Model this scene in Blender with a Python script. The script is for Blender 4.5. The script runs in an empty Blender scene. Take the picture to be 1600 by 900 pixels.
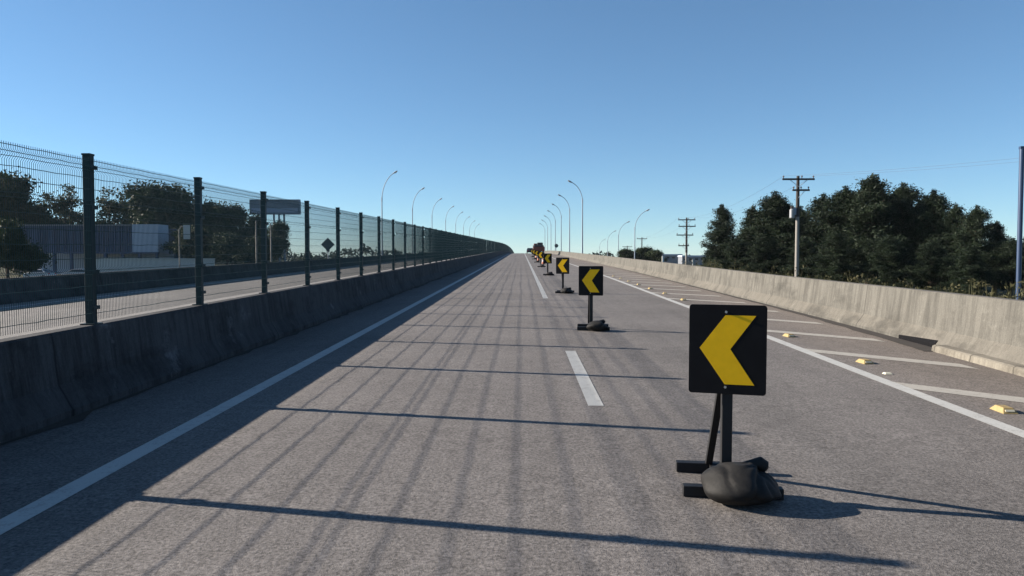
import bpy, bmesh, math, random
import numpy as np
from mathutils import Vector, Matrix

R = math.radians
SC = bpy.context.scene
COL = SC.collection

# ------------------------------------------------------------------ camera
F = 1155.0                       # focal length in photo pixels (1600 wide)
EYE = 1.62
cam_d = bpy.data.cameras.new('camera'); cam = bpy.data.objects.new('camera', cam_d); COL.objects.link(cam)
cam_d.sensor_width = 36.0; cam_d.lens = 36.0 * F / 1600.0
cam_d.clip_start = 0.05; cam_d.clip_end = 9000
cam.location = (0, 0, EYE)
cam.rotation_euler = (R(90 - 2.18), 0, R(0.744))
SC.camera = cam

# ------------------------------------------------------------------ light
SUN_EL, SUN_FRONT = 21.5, 12.0   # elevation; sun stands to the left and this many degrees ahead
sx = -math.cos(R(SUN_FRONT)) * math.cos(R(SUN_EL)); sy = math.sin(R(SUN_FRONT)) * math.cos(R(SUN_EL)); sz = math.sin(R(SUN_EL))
W = bpy.data.worlds.new('World'); SC.world = W; W.use_nodes = True
nt = W.node_tree; nt.nodes.clear()
sky = nt.nodes.new('ShaderNodeTexSky'); sky.sky_type = 'NISHITA'; sky.sun_disc = False
sky.sun_elevation = R(SUN_EL); sky.sun_rotation = math.atan2(sx, sy)
sky.altitude = 2000; sky.air_density = 1.0; sky.dust_density = 0.0; sky.ozone_density = 4.0
bg = nt.nodes.new('ShaderNodeBackground'); bg.inputs['Strength'].default_value = 0.055
wo = nt.nodes.new('ShaderNodeOutputWorld')
gam = nt.nodes.new('ShaderNodeGamma'); gam.inputs[1].default_value = 0.85
tint = nt.nodes.new('ShaderNodeMix'); tint.data_type = 'RGBA'; tint.blend_type = 'MULTIPLY'; tint.inputs[0].default_value = 1.0; tint.inputs[7].default_value = (1.0, 1.2, 1.26, 1)
nt.links.new(sky.outputs[0], gam.inputs[0]); nt.links.new(gam.outputs[0], tint.inputs[6]); nt.links.new(tint.outputs[2], bg.inputs[0]); nt.links.new(bg.outputs[0], wo.inputs[0])
sun_d = bpy.data.lights.new('sun', 'SUN'); sun_d.energy = 5.0; sun_d.angle = R(0.42); sun_d.color = (1.0, 0.90, 0.78)
sun = bpy.data.objects.new('sun', sun_d); COL.objects.link(sun)
sun.rotation_euler = Vector((sx, sy, sz)).to_track_quat('Z', 'Y').to_euler()
sun.location = (-60, 10, 40)
SC.view_settings.view_transform = 'Standard'; SC.view_settings.look = 'None'
SC.view_settings.gamma = 1.0; SC.view_settings.exposure = 1.45
SC.cycles.max_bounces = 6; SC.cycles.transparent_max_bounces = 8

# ------------------------------------------------------------------ road geometry
SLOPE = 0.0173
def rz(d):
    """height of the road surface d metres ahead of the camera: a ramp and its crest"""
    u = np.maximum(np.asarray(d, float) - 150.0, 0.0)
    z = SLOPE * np.asarray(d, float) - 0.5e-4 * u * u
    return np.maximum(z, -0.4) if np.ndim(z) else max(float(z), -0.4)
GZ = -1.2                        # level of the surrounding land
DS = np.concatenate([np.arange(-30, 60, 1.0), np.arange(60, 160, 4.0), np.arange(160, 640, 8.0)])

def smooth_interp(d, pts, w=5.0):
    xs = np.array([p[0] for p in pts]); ys = np.array([p[1] for p in pts])
    o = np.linspace(-2, 2, 17); g = np.exp(-o * o / 2); g /= g.sum()
    return sum(gi * np.interp(d + oi * w, xs, ys) for gi, oi in zip(g, o))
def barrier_x(d): return smooth_interp(np.asarray(d, float), [(-40, 5.5), (5, 6.2), (9.4, 6.5), (17, 6.85), (35, 7.2), (63, 7.5), (700, 7.5)], 2.5)
def edge_x(d): return smooth_interp(np.asarray(d, float), [(-40, 4.2), (6.4, 4.33), (13.5, 4.45), (40, 4.68), (700, 4.75)], 3.0)

# ------------------------------------------------------------------ object helpers
def tag(o, label=None, cat=None, group=None, kind=None):
    if label: o['label'] = label
    if cat: o['category'] = cat
    if group: o['group'] = group
    if kind: o['kind'] = kind
    return o
def empty(name, loc=(0, 0, 0), rot=(0, 0, 0)):
    o = bpy.data.objects.new(name, None); COL.objects.link(o)
    o.location = loc; o.rotation_euler = rot; o.empty_display_size = 0.3
    return o
def children(o): return [c for c in bpy.data.objects if c.parent == o]
def copy_tree(o, parent=None):
    c = o.copy(); COL.objects.link(c); c.parent = parent
    for ch in children(o): copy_tree(ch, c)
    return c

class MB:
    def __init__(s): s.v = []; s.f = []
    def add(s, verts, faces):
        n = len(s.v); s.v += [tuple(map(float, p)) for p in verts]; s.f += [tuple(i + n for i in f) for f in faces]; return s
    def box(s, c, size, rot=None):
        x, y, z = size[0] / 2, size[1] / 2, size[2] / 2
        vs = [Vector(p) for p in [(-x, -y, -z), (x, -y, -z), (x, y, -z), (-x, y, -z), (-x, -y, z), (x, -y, z), (x, y, z), (-x, y, z)]]
        if rot is not None: vs = [rot @ p for p in vs]
        cc = Vector(c)
        return s.add([p + cc for p in vs], [(0, 3, 2, 1), (4, 5, 6, 7), (0, 1, 5, 4), (1, 2, 6, 5), (2, 3, 7, 6), (3, 0, 4, 7)])
    def tube(s, pts, rad, n=8, cap=True):
        pts = [Vector(p) for p in pts]
        rad = rad if hasattr(rad, '__len__') else [rad] * len(pts)
        base = len(s.v); prev = None; vs = []
        for i, p in enumerate(pts):
            t = (pts[min(i + 1, len(pts) - 1)] - pts[max(i - 1, 0)]).normalized()
            if prev is None:
                a = Vector((0, 0, 1)) if abs(t.z) < 0.9 else Vector((1, 0, 0))
                u = t.cross(a).normalized()
            else: u = (prev - t * prev.dot(t)).normalized()
            prev = u; w = t.cross(u)
            for k in range(n):
                an = 2 * math.pi * k / n + math.pi / n
                vs.append(p + (u * math.cos(an) + w * math.sin(an)) * rad[i])
        fs = []
        for i in range(len(pts) - 1):
            for k in range(n):
                a = i * n + k; b = i * n + (k + 1) % n
                fs.append((a, b, b + n, a + n))
        if cap:
            fs.append(tuple(range(n - 1, -1, -1))); m = (len(pts) - 1) * n; fs.append(tuple(range(m, m + n)))
        return s.add(vs, fs)
    def prism(s, poly, y0, y1):
        """polygon in x,z extruded along y"""
        n = len(poly)
        vs = [(p[0], y0, p[1]) for p in poly] + [(p[0], y1, p[1]) for p in poly]
        fs = [tuple(range(n)), tuple(range(2 * n - 1, n - 1, -1))] + [(i, i + n, (i + 1) % n + n, (i + 1) % n) for i in range(n)]
        return s.add(vs, fs)
    def build(s, name, mat, parent=None, smooth=False, bevel=0.0, loc=None):
        me = bpy.data.meshes.new(name)
        me.from_pydata(s.v, [], s.f); me.update()
        bm = bmesh.new(); bm.from_mesh(me); bmesh.ops.recalc_face_normals(bm, faces=bm.faces)
        if bevel: bmesh.ops.bevel(bm, geom=[e for e in bm.edges if len(e.link_faces) == 2 and e.calc_face_angle(0) > 0.6], offset=bevel, segments=2, affect='EDGES', profile=0.5)
        bm.to_mesh(me); bm.free()
        if smooth:
            for p in me.polygons: p.use_smooth = True
            try: me.set_sharp_from_angle(angle=R(40))
            except Exception: pass
        if mat: me.materials.append(mat)
        o = bpy.data.objects.new(name, me); COL.objects.link(o)
        if parent: o.parent = parent
        if loc: o.location = loc
        return o
def fast_mesh(name, verts, faces4, mat, parent=None):
    """numpy quads to an object"""
    me = bpy.data.meshes.new(name)
    nv, nf = len(verts), len(faces4)
    me.vertices.add(nv); me.vertices.foreach_set('co', np.asarray(verts, np.float32).ravel())
    me.loops.add(nf * 4); me.loops.foreach_set('vertex_index', np.asarray(faces4, np.int32).ravel())
    me.polygons.add(nf); me.polygons.foreach_set('loop_start', np.arange(nf, dtype=np.int32) * 4)
    me.update(calc_edges=True); me.validate()
    if mat: me.materials.append(mat)
    o = bpy.data.objects.new(name, me); COL.objects.link(o)
    if parent: o.parent = parent
    return o
def strip(name, xa, xb, h, mat, d=DS, nx=1, ha=None, hb=None):
    """sheet that follows the road between two lateral lines"""
    xa = np.broadcast_to(xa, d.shape); xb = np.broadcast_to(xb, d.shape)
    v = []; f = []
    for j in range(nx + 1):
        t = j / nx
        for i in range(len(d)): v.append((xa[i] * (1 - t) + xb[i] * t, d[i], rz(float(d[i])) + h))
    n = len(d)
    for j in range(nx):
        for i in range(n - 1): f.append((j * n + i, (j + 1) * n + i, (j + 1) * n + i + 1, j * n + i + 1))
    o = fast_mesh(name, v, f, mat)
    return o
def sweep(name, profile, xoff, mat, d=DS, hs=None, smooth=False):
    """closed cross-section (x, z) swept along the road"""
    m = len(profile); xo = np.broadcast_to(xoff, d.shape); hs = np.ones(d.shape) if hs is None else hs
    mb = MB(); v = []; f = []
    for i in range(len(d)):
        for (px, pz) in profile: v.append((px + xo[i], d[i], rz(float(d[i])) + pz * hs[i]))
    for i in range(len(d) - 1):
        for k in range(m):
            k2 = (k + 1) % m
            f.append((i * m + k, i * m + k2, (i + 1) * m + k2, (i + 1) * m + k))
    f.append(tuple(range(m))); f.append(tuple(range((len(d) - 1) * m + m - 1, (len(d) - 1) * m - 1, -1)))
    mb.add(v, f)
    return mb.build(name, mat, smooth=smooth)

# ------------------------------------------------------------------ materials
def mat_new(name, rough=0.7, metal=0.0, spec=0.5):
    m = bpy.data.materials.new(name); m.use_nodes = True
    b = m.node_tree.nodes['Principled BSDF']
    b.inputs['Roughness'].default_value = rough; b.inputs['Metallic'].default_value = metal
    b.inputs['Specular IOR Level'].default_value = spec
    return m, m.node_tree, b
class G:
    """small node-graph writer"""
    def __init__(s, nt): s.nt = nt; s.co = nt.nodes.new('ShaderNodeTexCoord')
    def n(s, t): return s.nt.nodes.new(t)
    def l(s, a, b): s.nt.links.new(a, b)
    def coords(s, scale=(1, 1, 1), loc=(0, 0, 0), rot=(0, 0, 0)):
        m = s.n('ShaderNodeMapping'); m.inputs['Scale'].default_value = scale; m.inputs['Location'].default_value = loc; m.inputs['Rotation'].default_value = rot
        s.l(s.co.outputs['Object'], m.inputs['Vector']); return m.outputs[0]
    def noise(s, scale, vec=None, detail=4, rough=0.6, dist=0.0):
        t = s.n('ShaderNodeTexNoise'); t.inputs['Scale'].default_value = scale; t.inputs['Detail'].default_value = detail
        t.inputs['Roughness'].default_value = rough; t.inputs['Distortion'].default_value = dist
        s.l(vec if vec is not None else s.co.outputs['Object'], t.inputs['Vector']); return t.outputs['Fac']
    def ramp(s, fac, stops):
        r = s.n('ShaderNodeValToRGB'); e = r.color_ramp.elements
        while len(e) < len(stops): e.new(0.5)
        for el, (p, c) in zip(e, stops):
            el.position = p; el.color = (c[0], c[1], c[2], 1) if hasattr(c, '__len__') else (c, c, c, 1)
        s.l(fac, r.inputs[0]); return r.outputs[0]
    def mix(s, fac, a, b, mode='MIX'):
        m = s.n('ShaderNodeMix'); m.data_type = 'RGBA'; m.blend_type = mode
        for sock, val in ((m.inputs[0], fac), (m.inputs[6], a), (m.inputs[7], b)):
            if hasattr(val, 'is_output') or isinstance(val, bpy.types.NodeSocket): s.l(val, sock)
            elif hasattr(val, '__len__'): sock.default_value = (val[0], val[1], val[2], 1)
            else: sock.default_value = val
        return m.outputs[2]
    def math(s, op, a, b=0.0, c=None):
        m = s.n('ShaderNodeMath'); m.operation = op
        for i, val in enumerate((a, b) if c is None else (a, b, c)):
            if isinstance(val, bpy.types.NodeSocket): s.l(val, m.inputs[i])
            else: m.inputs[i].default_value = val
        return m.outputs[0]
    def sep(s):
        x = s.n('ShaderNodeSeparateXYZ'); s.l(s.co.outputs['Object'], x.inputs[0]); return x.outputs
    def bump(s, h, bsdf, strength=0.4, dist=0.01):
        b = s.n('ShaderNodeBump'); b.inputs['Strength'].default_value = strength; b.inputs['Distance'].default_value = dist
        s.l(h, b.inputs['Height']); s.l(b.outputs[0], bsdf.inputs['Normal'])

def simple(name, col, rough=0.6, metal=0.0, var=0.25, scale=6.0, spec=0.4, bump=0.0):
    m, t, b = mat_new(name, rough, metal, spec); g = G(t)
    n = g.noise(scale, detail=5)
    c = g.mix(n, [x * (1 - var) for x in col], [min(1, x * (1 + var)) for x in col])
    g.l(c, b.inputs['Base Color'])
    if bump: g.bump(g.noise(scale * 8), b, bump, 0.01)
    return m

def asphalt(name, base, lane_shade_tones=None):
    m, t, b = mat_new(name, 0.88, 0, 0.25); g = G(t)
    fine = g.noise(42, detail=4, rough=0.75)
    grit = g.ramp(fine, [(0.32, 0.42), (0.5, 1.0), (0.68, 1.62)])
    col = g.mix(1.0, base, grit, 'MULTIPLY')
    mid = g.noise(7, detail=4, rough=0.65)
    col = g.mix(1.0, col, g.ramp(mid, [(0.3, 0.86), (0.7, 1.12)]), 'MULTIPLY')
    big = g.noise(0.35, detail=4)
    col = g.mix(1.0, col, g.ramp(big, [(0.3, 0.84), (0.7, 1.13)]), 'MULTIPLY')
    lon = g.noise(1.0, g.coords((2.6, 0.035, 1)), detail=5, rough=0.7)     # wear along the wheel tracks
    col = g.mix(1.0, col, g.ramp(lon, [(0.32, 0.88), (0.5, 1.0), (0.68, 1.06)]), 'MULTIPLY')
    spots = g.noise(2.3, g.coords((1, .6, 1)), detail=6, rough=0.75)
    col = g.mix(g.ramp(spots, [(0.66, 0.0), (0.74, 0.35)]), col, [c * .45 for c in base])
    cr = g.n('ShaderNodeTexVoronoi'); cr.feature = 'DISTANCE_TO_EDGE'; cr.inputs['Scale'].default_value = 0.33
    wob = g.n('ShaderNodeVectorMath'); wob.operation = 'MULTIPLY_ADD'
    wn = g.n('ShaderNodeTexNoise'); wn.inputs['Scale'].default_value = 1.3; wn.inputs['Detail'].default_value = 6
    g.l(g.co.outputs['Object'], wn.inputs['Vector']); g.l(wn.outputs['Color'], wob.inputs[0]); wob.inputs[1].default_value = (1.3, 1.3, 0); g.l(g.co.outputs['Object'], wob.inputs[2])
    g.l(wob.outputs[0], cr.inputs['Vector'])
    crack = g.ramp(cr.outputs['Distance'], [(0.0, 0.3), (0.006, 0.0)])
    crack = g.math('MULTIPLY', crack, g.ramp(g.noise(0.12, detail=2), [(0.45, 0), (0.6, 1)]))
    col = g.mix(crack, col, (.03, .028, .026))
    if lane_shade_tones:
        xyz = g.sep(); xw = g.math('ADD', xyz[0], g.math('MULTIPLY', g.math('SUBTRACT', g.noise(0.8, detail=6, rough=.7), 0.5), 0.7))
        tint = g.ramp(g.math('MULTIPLY_ADD', xw, 0.05, 0.5), [((x * 0.05 + 0.5), c) for x, c in lane_shade_tones])
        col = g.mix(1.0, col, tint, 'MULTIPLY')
    g.l(col, b.inputs['Base Color'])
    g.bump(g.math('ADD', fine, g.math('MULTIPLY', g.noise(140, detail=2), 0.6)), b, 0.65, 0.008)
    return m

def concrete(name, base, stain, joint=6.0, off=0.0, dust=None, patch=1.7):
    m, t, b = mat_new(name, 0.9, 0, 0.2); g = G(t); xyz = g.sep()
    col = g.mix(g.noise(1.2, detail=6, rough=0.7), [c * 0.72 for c in base], [c * 1.2 for c in base])
    streak = g.noise(1.0, g.coords((3, 4.5, 0.45)), detail=6, rough=0.75)          # rain streaks down the face
    col = g.mix(g.ramp(streak, [(0.44, 0.0), (0.66, 0.85)]), col, stain)
    streak2 = g.noise(1.0, g.coords((5, 11, 0.5), (3, 7, 1)), detail=4, rough=0.7)
    col = g.mix(g.ramp(streak2, [(0.52, 0.0), (0.75, 0.6)]), col, [c * 0.55 for c in stain])
    if dust:                                                          # road dust lies on the faces that lean back
        ge = g.n('ShaderNodeNewGeometry'); sp_ = g.n('ShaderNodeSeparateXYZ'); g.l(ge.outputs['True Normal'], sp_.inputs[0])
        lean = g.math('ADD', sp_.outputs[2], g.math('MULTIPLY', g.math('SUBTRACT', g.noise(2.2, detail=6, rough=.7), .5), .5))
        col = g.mix(g.ramp(lean, [(.1, 0.0), (.7, 0.55)]), col, dust)
    blot = g.noise(1.0, g.coords((1, .8, 1.6), (4, 1, 7)), detail=7, rough=0.7)
    col = g.mix(g.ramp(blot, [(0.50, 0.0), (0.66, 0.7)]), col, [c * .75 for c in stain])
    pale = g.noise(1.0, g.coords((1, 1.6, 1.8), (9, 2, 4)), detail=6, rough=0.75)
    col = g.mix(g.ramp(pale, [(0.60, 0.0), (0.72, 0.55)]), col, [min(.75, c * patch) for c in base])
    gr = g.noise(45, detail=4)
    col = g.mix(1.0, col, g.ramp(gr, [(0.3, 0.85), (0.7, 1.14)]), 'MULTIPLY')
    # joints between the cast lengths
    fr = g.math('FRACT', g.math('DIVIDE', g.math('ADD', g.math('ADD', xyz[1], g.math('MULTIPLY', g.noise(3.0, detail=3), 0.06)), 60.0 + off), joint))
    jm = g.ramp(g.math('MULTIPLY', g.math('ABSOLUTE', g.math('SUBTRACT', fr, 0.5)), joint), [(0.0, 0.8), (0.022, 0.0)])
    col = g.mix(jm, col, [c * 0.22 for c in stain])
    g.l(col, b.inputs['Base Color'])
    g.bump(g.math('ADD', g.math('MULTIPLY', gr, 0.4), g.noise(6, detail=5)), b, 0.5, 0.02)
    return m

def paint(name, col, under, lo=0.52, hi=0.66, amount=0.8):
    m, t, b = mat_new(name, 0.75, 0, 0.3); g = G(t)
    w = g.noise(6, detail=9, rough=0.85); w2 = g.noise(60, detail=3)
    c = g.mix(g.noise(1.5, detail=4), [x * 0.82 for x in col], col)
    c = g.mix(g.ramp(g.math('ADD', g.math('MULTIPLY', w, .72), g.math('MULTIPLY', w2, .28)), [(lo, 0.0), (hi, amount)]), c, under)
    g.l(c, b.inputs['Base Color']); g.bump(w2, b, 0.4, 0.004)
    return m

def foliage(name, dark, light, scale=0.9, trans=0.15):
    m, t, b = mat_new(name, 0.65, 0, 0.15); g = G(t)
    n = g.noise(scale, detail=3); n2 = g.noise(9, detail=2)
    c = g.mix(g.ramp(g.math('ADD', g.math('MULTIPLY', n, 0.7), g.math('MULTIPLY', n2, 0.3)), [(0.34, 0), (0.66, 1)]), dark, light)
    inf = g.n('ShaderNodeObjectInfo')
    c = g.mix(1.0, c, g.ramp(inf.outputs['Random'], [(0, (0.8, 0.85, 0.8)), (1, (1.15, 1.1, 1.1))]), 'MULTIPLY')
    g.l(c, b.inputs['Base Color'])
    tr = g.n('ShaderNodeBsdfTranslucent'); g.l(c, tr.inputs['Color'])
    mx = g.n('ShaderNodeMixShader'); mx.inputs[0].default_value = trans
    out = [n_ for n_ in t.nodes if n_.type == 'OUTPUT_MATERIAL'][0]
    g.l(b.outputs[0], mx.inputs[1]); g.l(tr.outputs[0], mx.inputs[2]); g.l(mx.outputs[0], out.inputs['Surface'])
    return m

def sack(name, base):
    m, t, b = mat_new(name, 0.7, 0, 0.25); g = G(t)
    dust = g.noise(5, detail=6, rough=.7)
    ge = g.n('ShaderNodeNewGeometry'); sp_ = g.n('ShaderNodeSeparateXYZ'); g.l(ge.outputs['Normal'], sp_.inputs[0])
    lie = g.math('MULTIPLY', g.ramp(sp_.outputs[2], [(.0, .15), (.8, 1.0)]), g.ramp(dust, [(.35, 0.0), (.7, .75)]))    # road dust settled on top
    c = g.mix(lie, base, (.032, .029, .026))
    g.l(c, b.inputs['Base Color'])
    weave = g.n('ShaderNodeTexWave'); weave.inputs['Scale'].default_value = 60; weave.inputs['Distortion'].default_value = 1.5; g.l(g.co.outputs['Object'], weave.inputs['Vector'])
    g.bump(g.math('ADD', g.math('MULTIPLY', weave.outputs['Fac'], .12), g.noise(14, detail=3)), b, 0.22, 0.012)
    return m

def ground_mat():
    m, t, b = mat_new('dry_grass_ground', 0.95, 0, 0.1); g = G(t)
    c = g.mix(g.noise(0.08, detail=6), (.028, .034, .015), (.075, .066, .036))
    c = g.mix(g.ramp(g.noise(4, detail=6, rough=.8), [(.4, 0), (.7, .7)]), c, (.022, .027, .012))
    g.l(c, b.inputs['Base Color']); g.bump(g.noise(12, detail=6), b, 0.8, 0.1)
    return m

M = dict(
    road=asphalt('weathered_asphalt', (.158, .145, .136), [(-4.4, (.62, .64, .66)), (-2.7, (.8, .8, .8)), (-2.2, (1, 1, 1)), (1.3, (.98, .97, .96)), (2.3, (.80, .81, .82)), (4.2, (.84, .84, .84)), (4.9, (.92, .88, .83)), (6.2, (.98, .92, .85))]),  # lane tones; left shoulder darkened to paint in the median barrier's shade
    far_road=asphalt('pale_asphalt', (.19, .18, .168)),
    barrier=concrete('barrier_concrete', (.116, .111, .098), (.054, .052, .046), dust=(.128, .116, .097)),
    median=concrete('shaded_stained_concrete', (.056, .056, .060), (.012, .012, .013), off=2.0, dust=(.036, .036, .038), patch=2.6),  # real stains, plus a darker, cooler base that paints in the shade
    kerb=concrete('pale_kerb_concrete', (.19, .175, .145), (.10, .09, .075), joint=1.0, dust=(.20, .182, .15)),
    white=paint('white_road_paint', (.42, .42, .40), (.16, .15, .14), 0.50, 0.66),
    worn=paint('worn_white_paint', (.36, .34, .30), (.15, .14, .125), 0.48, 0.66),
    fence=simple('green_coated_steel', (.010, .024, .028), 0.5, 0.0, 0.2, spec=0.25),
    wire=simple('green_coated_wire', (.012, .040, .040), 0.5, 0.0, 0.15, spec=0.25),
    black=simple('black_painted_steel', (.008, .008, .009), 0.6, 0.0, 0.3, 20, bump=0.1),
    bag=sack('black_woven_sack', (.0105, .0102, .010)),
    plate=simple('black_sign_film', (.006, .006, .0075), 0.6, 0, 0.6, 9, spec=0.15),
    yellow=simple('yellow_reflective_film', (.86, .49, .007), 0.45, 0, 0.17, 11, 0.2),
    bolt=simple('zinc_bolt', (.45, .45, .45), 0.4, 0.8, 0.1),
    stud=simple('yellow_stud_paint', (.27, .20, .085), 0.7, 0, 0.4, 25),
    lens=simple('pale_reflector', (.55, .52, .40), 0.25, 0, 0.15, 40),
    galv=simple('galvanised_steel', (.23, .275, .33), 0.6, 0.0, 0.15),
    alu=simple('grey_lamp_housing', (.30, .31, .32), 0.5, 0.3, 0.1),
    glass=simple('lamp_glass', (.55, .57, .58), 0.15, 0, 0.05),
    wood=simple('weathered_pole_wood', (.038, .033, .030), 0.9, 0, 0.35, 10),
    polecon=simple('pale_pole_concrete', (.20, .19, .175), 0.85, 0, 0.15, 8),
    ceramic=simple('insulator_ceramic', (.10, .07, .05), 0.25, 0, 0.1),
    trafo=simple('pale_transformer_paint', (.24, .25, .26), 0.45, 0, 0.1),
    bark=simple('rough_bark', (.07, .05, .038), 0.95, 0, 0.4, 12, bump=0.6),
    pine=foliage('pine_needles', (.009, .016, .010), (.023, .036, .018), 0.8),
    leaf=foliage('broad_leaves', (.012, .022, .012), (.040, .056, .022), 0.6),
    leaf_pale=foliage('grey_green_leaves', (.026, .036, .022), (.07, .078, .042), 0.7, 0.25),
    far_leaf=foliage('distant_woodland_leaves', (.022, .036, .032), (.042, .06, .045), 0.25),
    weed=foliage('dry_weed_stems', (.03, .036, .017), (.095, .085, .042), 2.0, 0.25),
    ground=ground_mat(),
    blue_clad=simple('slate_blue_cladding', (.062, .082, .14), 0.6, 0.0, 0.35, 0.5),
    pale_clad=simple('pale_cladding', (.40, .44, .52), 0.6, 0, 0.1, 1),
    roofing=simple('grey_roof_sheet', (.16, .17, .19), 0.6, 0.1, 0.2, 1),
    plaster=simple('pale_plaster', (.50, .50, .48), 0.85, 0, 0.14, 1.5),
    dark=simple('dark_opening', (.008, .008, .009), 0.9, 0, 0.2, spec=0.05),
    bluesteel=simple('blue_painted_steel', (.028, .05, .10), 0.4, 0.1, 0.15),
    signback=simple('dull_sign_back', (.10, .11, .11), 0.6, 0.4, 0.15),
    board=simple('grey_billboard_face', (.25, .27, .30), 0.6, 0, 0.25, 0.7),
    red=simple('dull_red_truck_paint', (.13, .028, .020), 0.55, 0, 0.3, 2),
    tarp=simple('dark_tarpaulin', (.025, .028, .035), 0.7, 0, 0.3, 3),
    tyre=simple('tyre_rubber', (.012, .012, .012), 0.85, 0, 0.2),
    rim=simple('wheel_steel', (.35, .35, .36), 0.4, 0.7, 0.1),
    carwhite=simple('white_car_paint', (.45, .46, .47), 0.3, 0, 0.03),
    cardark=simple('dark_car_paint', (.02, .024, .035), 0.25, 0, 0.1),
    window=simple('tinted_car_glass', (.02, .025, .03), 0.08, 0, 0.1),
    taillight=simple('red_lamp_plastic', (.45, .02, .015), 0.25, 0, 0.1),
    headlight=simple('clear_lamp_plastic', (.7, .7, .68), 0.15, 0, 0.05),
    dirt=simple('dark_gutter_silt', (.030, .025, .021), 0.95, 0, 0.4, 3, bump=0.6),
    orange=simple('orange_cone_plastic', (.34, .075, .02), 0.5, 0, 0.15),
    cable=simple('power_cable_black', (.02, .02, .022), 0.6, 0, 0.1),
)

# ------------------------------------------------------------------ land, roads and markings
gm = MB(); gs = 2600
gx = [-gs, -300, -60, 60, 300, gs]; gy = [-400, 0, 150, 400, 1000, gs]
gm.add([(x, y, GZ) for y in gy for x in gx], [(j * 6 + i, j * 6 + i + 1, (j + 1) * 6 + i + 1, (j + 1) * 6 + i) for j in range(5) for i in range(5)])
tag(gm.build('ground', M['ground']), kind='structure')

# embankment carrying both carriageways
em = []; prof = [(-24.5, None), (-20.5, -.12), (-13.4, -.10), (8.6, -.10), (11.0, -.14), (15.0, None)]
ev = []; ef = []
for d in DS:
    z = rz(float(d))
    w = max(0.3, (z - GZ) * 1.9)
    for (x, h) in [(-20.5 - w, None), (-20.5, -.12), (-15.3, -.10), (8.3, -.10), (11.0, -.14), (11.0 + w, None)]:
        ev.append((x, d, GZ - 0.06 if h is None else z + h))
for i in range(len(DS) - 1):
    for k in range(5): ef.append((i * 6 + k, i * 6 + k + 1, (i + 1) * 6 + k + 1, (i + 1) * 6 + k))
tag(fast_mesh('embankment', ev, ef, M['ground']), kind='structure')

BX = barrier_x(DS)
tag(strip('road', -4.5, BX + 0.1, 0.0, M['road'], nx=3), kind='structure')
tag(strip('opposite_road', -14.85, -4.7, 0.0, M['far_road'], nx=2), kind='structure')
H1 = 0.004
tag(strip('left_edge_line', -3.10, -2.93, H1, M['white']), kind='structure')
EX = edge_x(DS)
tag(strip('right_edge_line', EX - .085, EX + .085, H1, M['white']), kind='structure')
def seg_d(a, b): return np.concatenate([[a], DS[(DS > a) & (DS < b)], [b]])
for a, b in ((-9, -5), (7.5, 11.5)):
    dd = np.linspace(a, b, 5)
    tag(strip('lane_dash', .68, .84, H1, M['white'], d=dd), kind='structure')
tag(strip('solid_lane_line', .68, .84, H1, M['white'], d=seg_d(23.3, 620)), kind='structure')
tag(strip('opposite_edge_line', -13.9, -13.75, H1, M['white']), kind='structure')
tag(strip('opposite_inner_line', -5.75, -5.6, H1, M['white']), kind='structure')
for k in range(22):
    d0 = 8.66 + 2.93 * k - 2.93
    xa = float(edge_x(d0)) + 0.085; xb = float(barrier_x(d0 - 1.5)) - 0.45
    hb = MB(); n = 6; vs = []
    for i in range(n + 1):
        x = xa + (xb - xa) * i / n; d = d0 - (x - xa) * 0.98
        vs += [(x, d - .22, rz(d - .22) + H1 + .0005), (x, d + .22, rz(d + .22) + H1 + .0005)]
    hb.add(vs, [(2 * i, 2 * i + 2, 2 * i + 3, 2 * i + 1) for i in range(n)])
    tag(hb.build('hatch_marking', M['worn']), kind='structure')

# gutter silt along the foot of the right barrier
rnd = random.Random(3)
dd = np.arange(11.5, 60, 0.5)
jit = np.array([rnd.uniform(-.06, .06) for _ in dd])
bx = barrier_x(dd)
wd = np.interp(dd, [11.5, 14, 22, 60], [.34, .26, .15, .10])
tag(strip('gutter_silt', bx - wd + jit * wd * 2.5, bx + 0.05, 0.008, M['dirt'], d=dd), kind='structure')

# dirt washed against the foot of the median barrier
dd = np.arange(-6, 60, 0.4); jit = np.array([rnd.uniform(0, 1) ** 3 for _ in dd])
tag(strip('gutter_dirt', -4.40, -4.24 + jit * .16, 0.006, M['dirt'], d=dd), kind='structure')

# ------------------------------------------------------------------ barriers
def jersey(h, side=0):
    """New Jersey cross-section; x to the right, symmetric"""
    return [(-.29, -.06), (-.29, .07), (-.16, .30), (-.095, h - .02), (-.075, h), (.075, h), (.095, h - .02), (.16, .30), (.29, .07), (.29, -.06)]
DB = np.concatenate([np.arange(-30, 60, .5), DS[DS >= 60]])
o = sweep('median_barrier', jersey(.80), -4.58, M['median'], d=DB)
tag(o, 'long dark stained concrete barrier under the green mesh fence', 'barrier')
prof = [(0.0, -.06), (0.0, .07), (.15, .32), (.22, .985), (.24, 1.0), (.40, 1.0), (.42, .985), (.42, -.06)]
hs = smooth_interp(DB, [(-40, .92), (9, .90), (20, .82), (60, .80), (700, .80)], 3)
o = sweep('roadside_barrier', prof, barrier_x(DB), M['barrier'], d=DB, hs=hs)
tag(o, 'sunlit pale concrete barrier along the right side beyond the hatched gore', 'barrier')
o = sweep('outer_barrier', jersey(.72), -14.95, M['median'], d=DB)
tag(o, 'shaded concrete barrier on the far side of the opposite road, seen through the fence', 'barrier')
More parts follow.
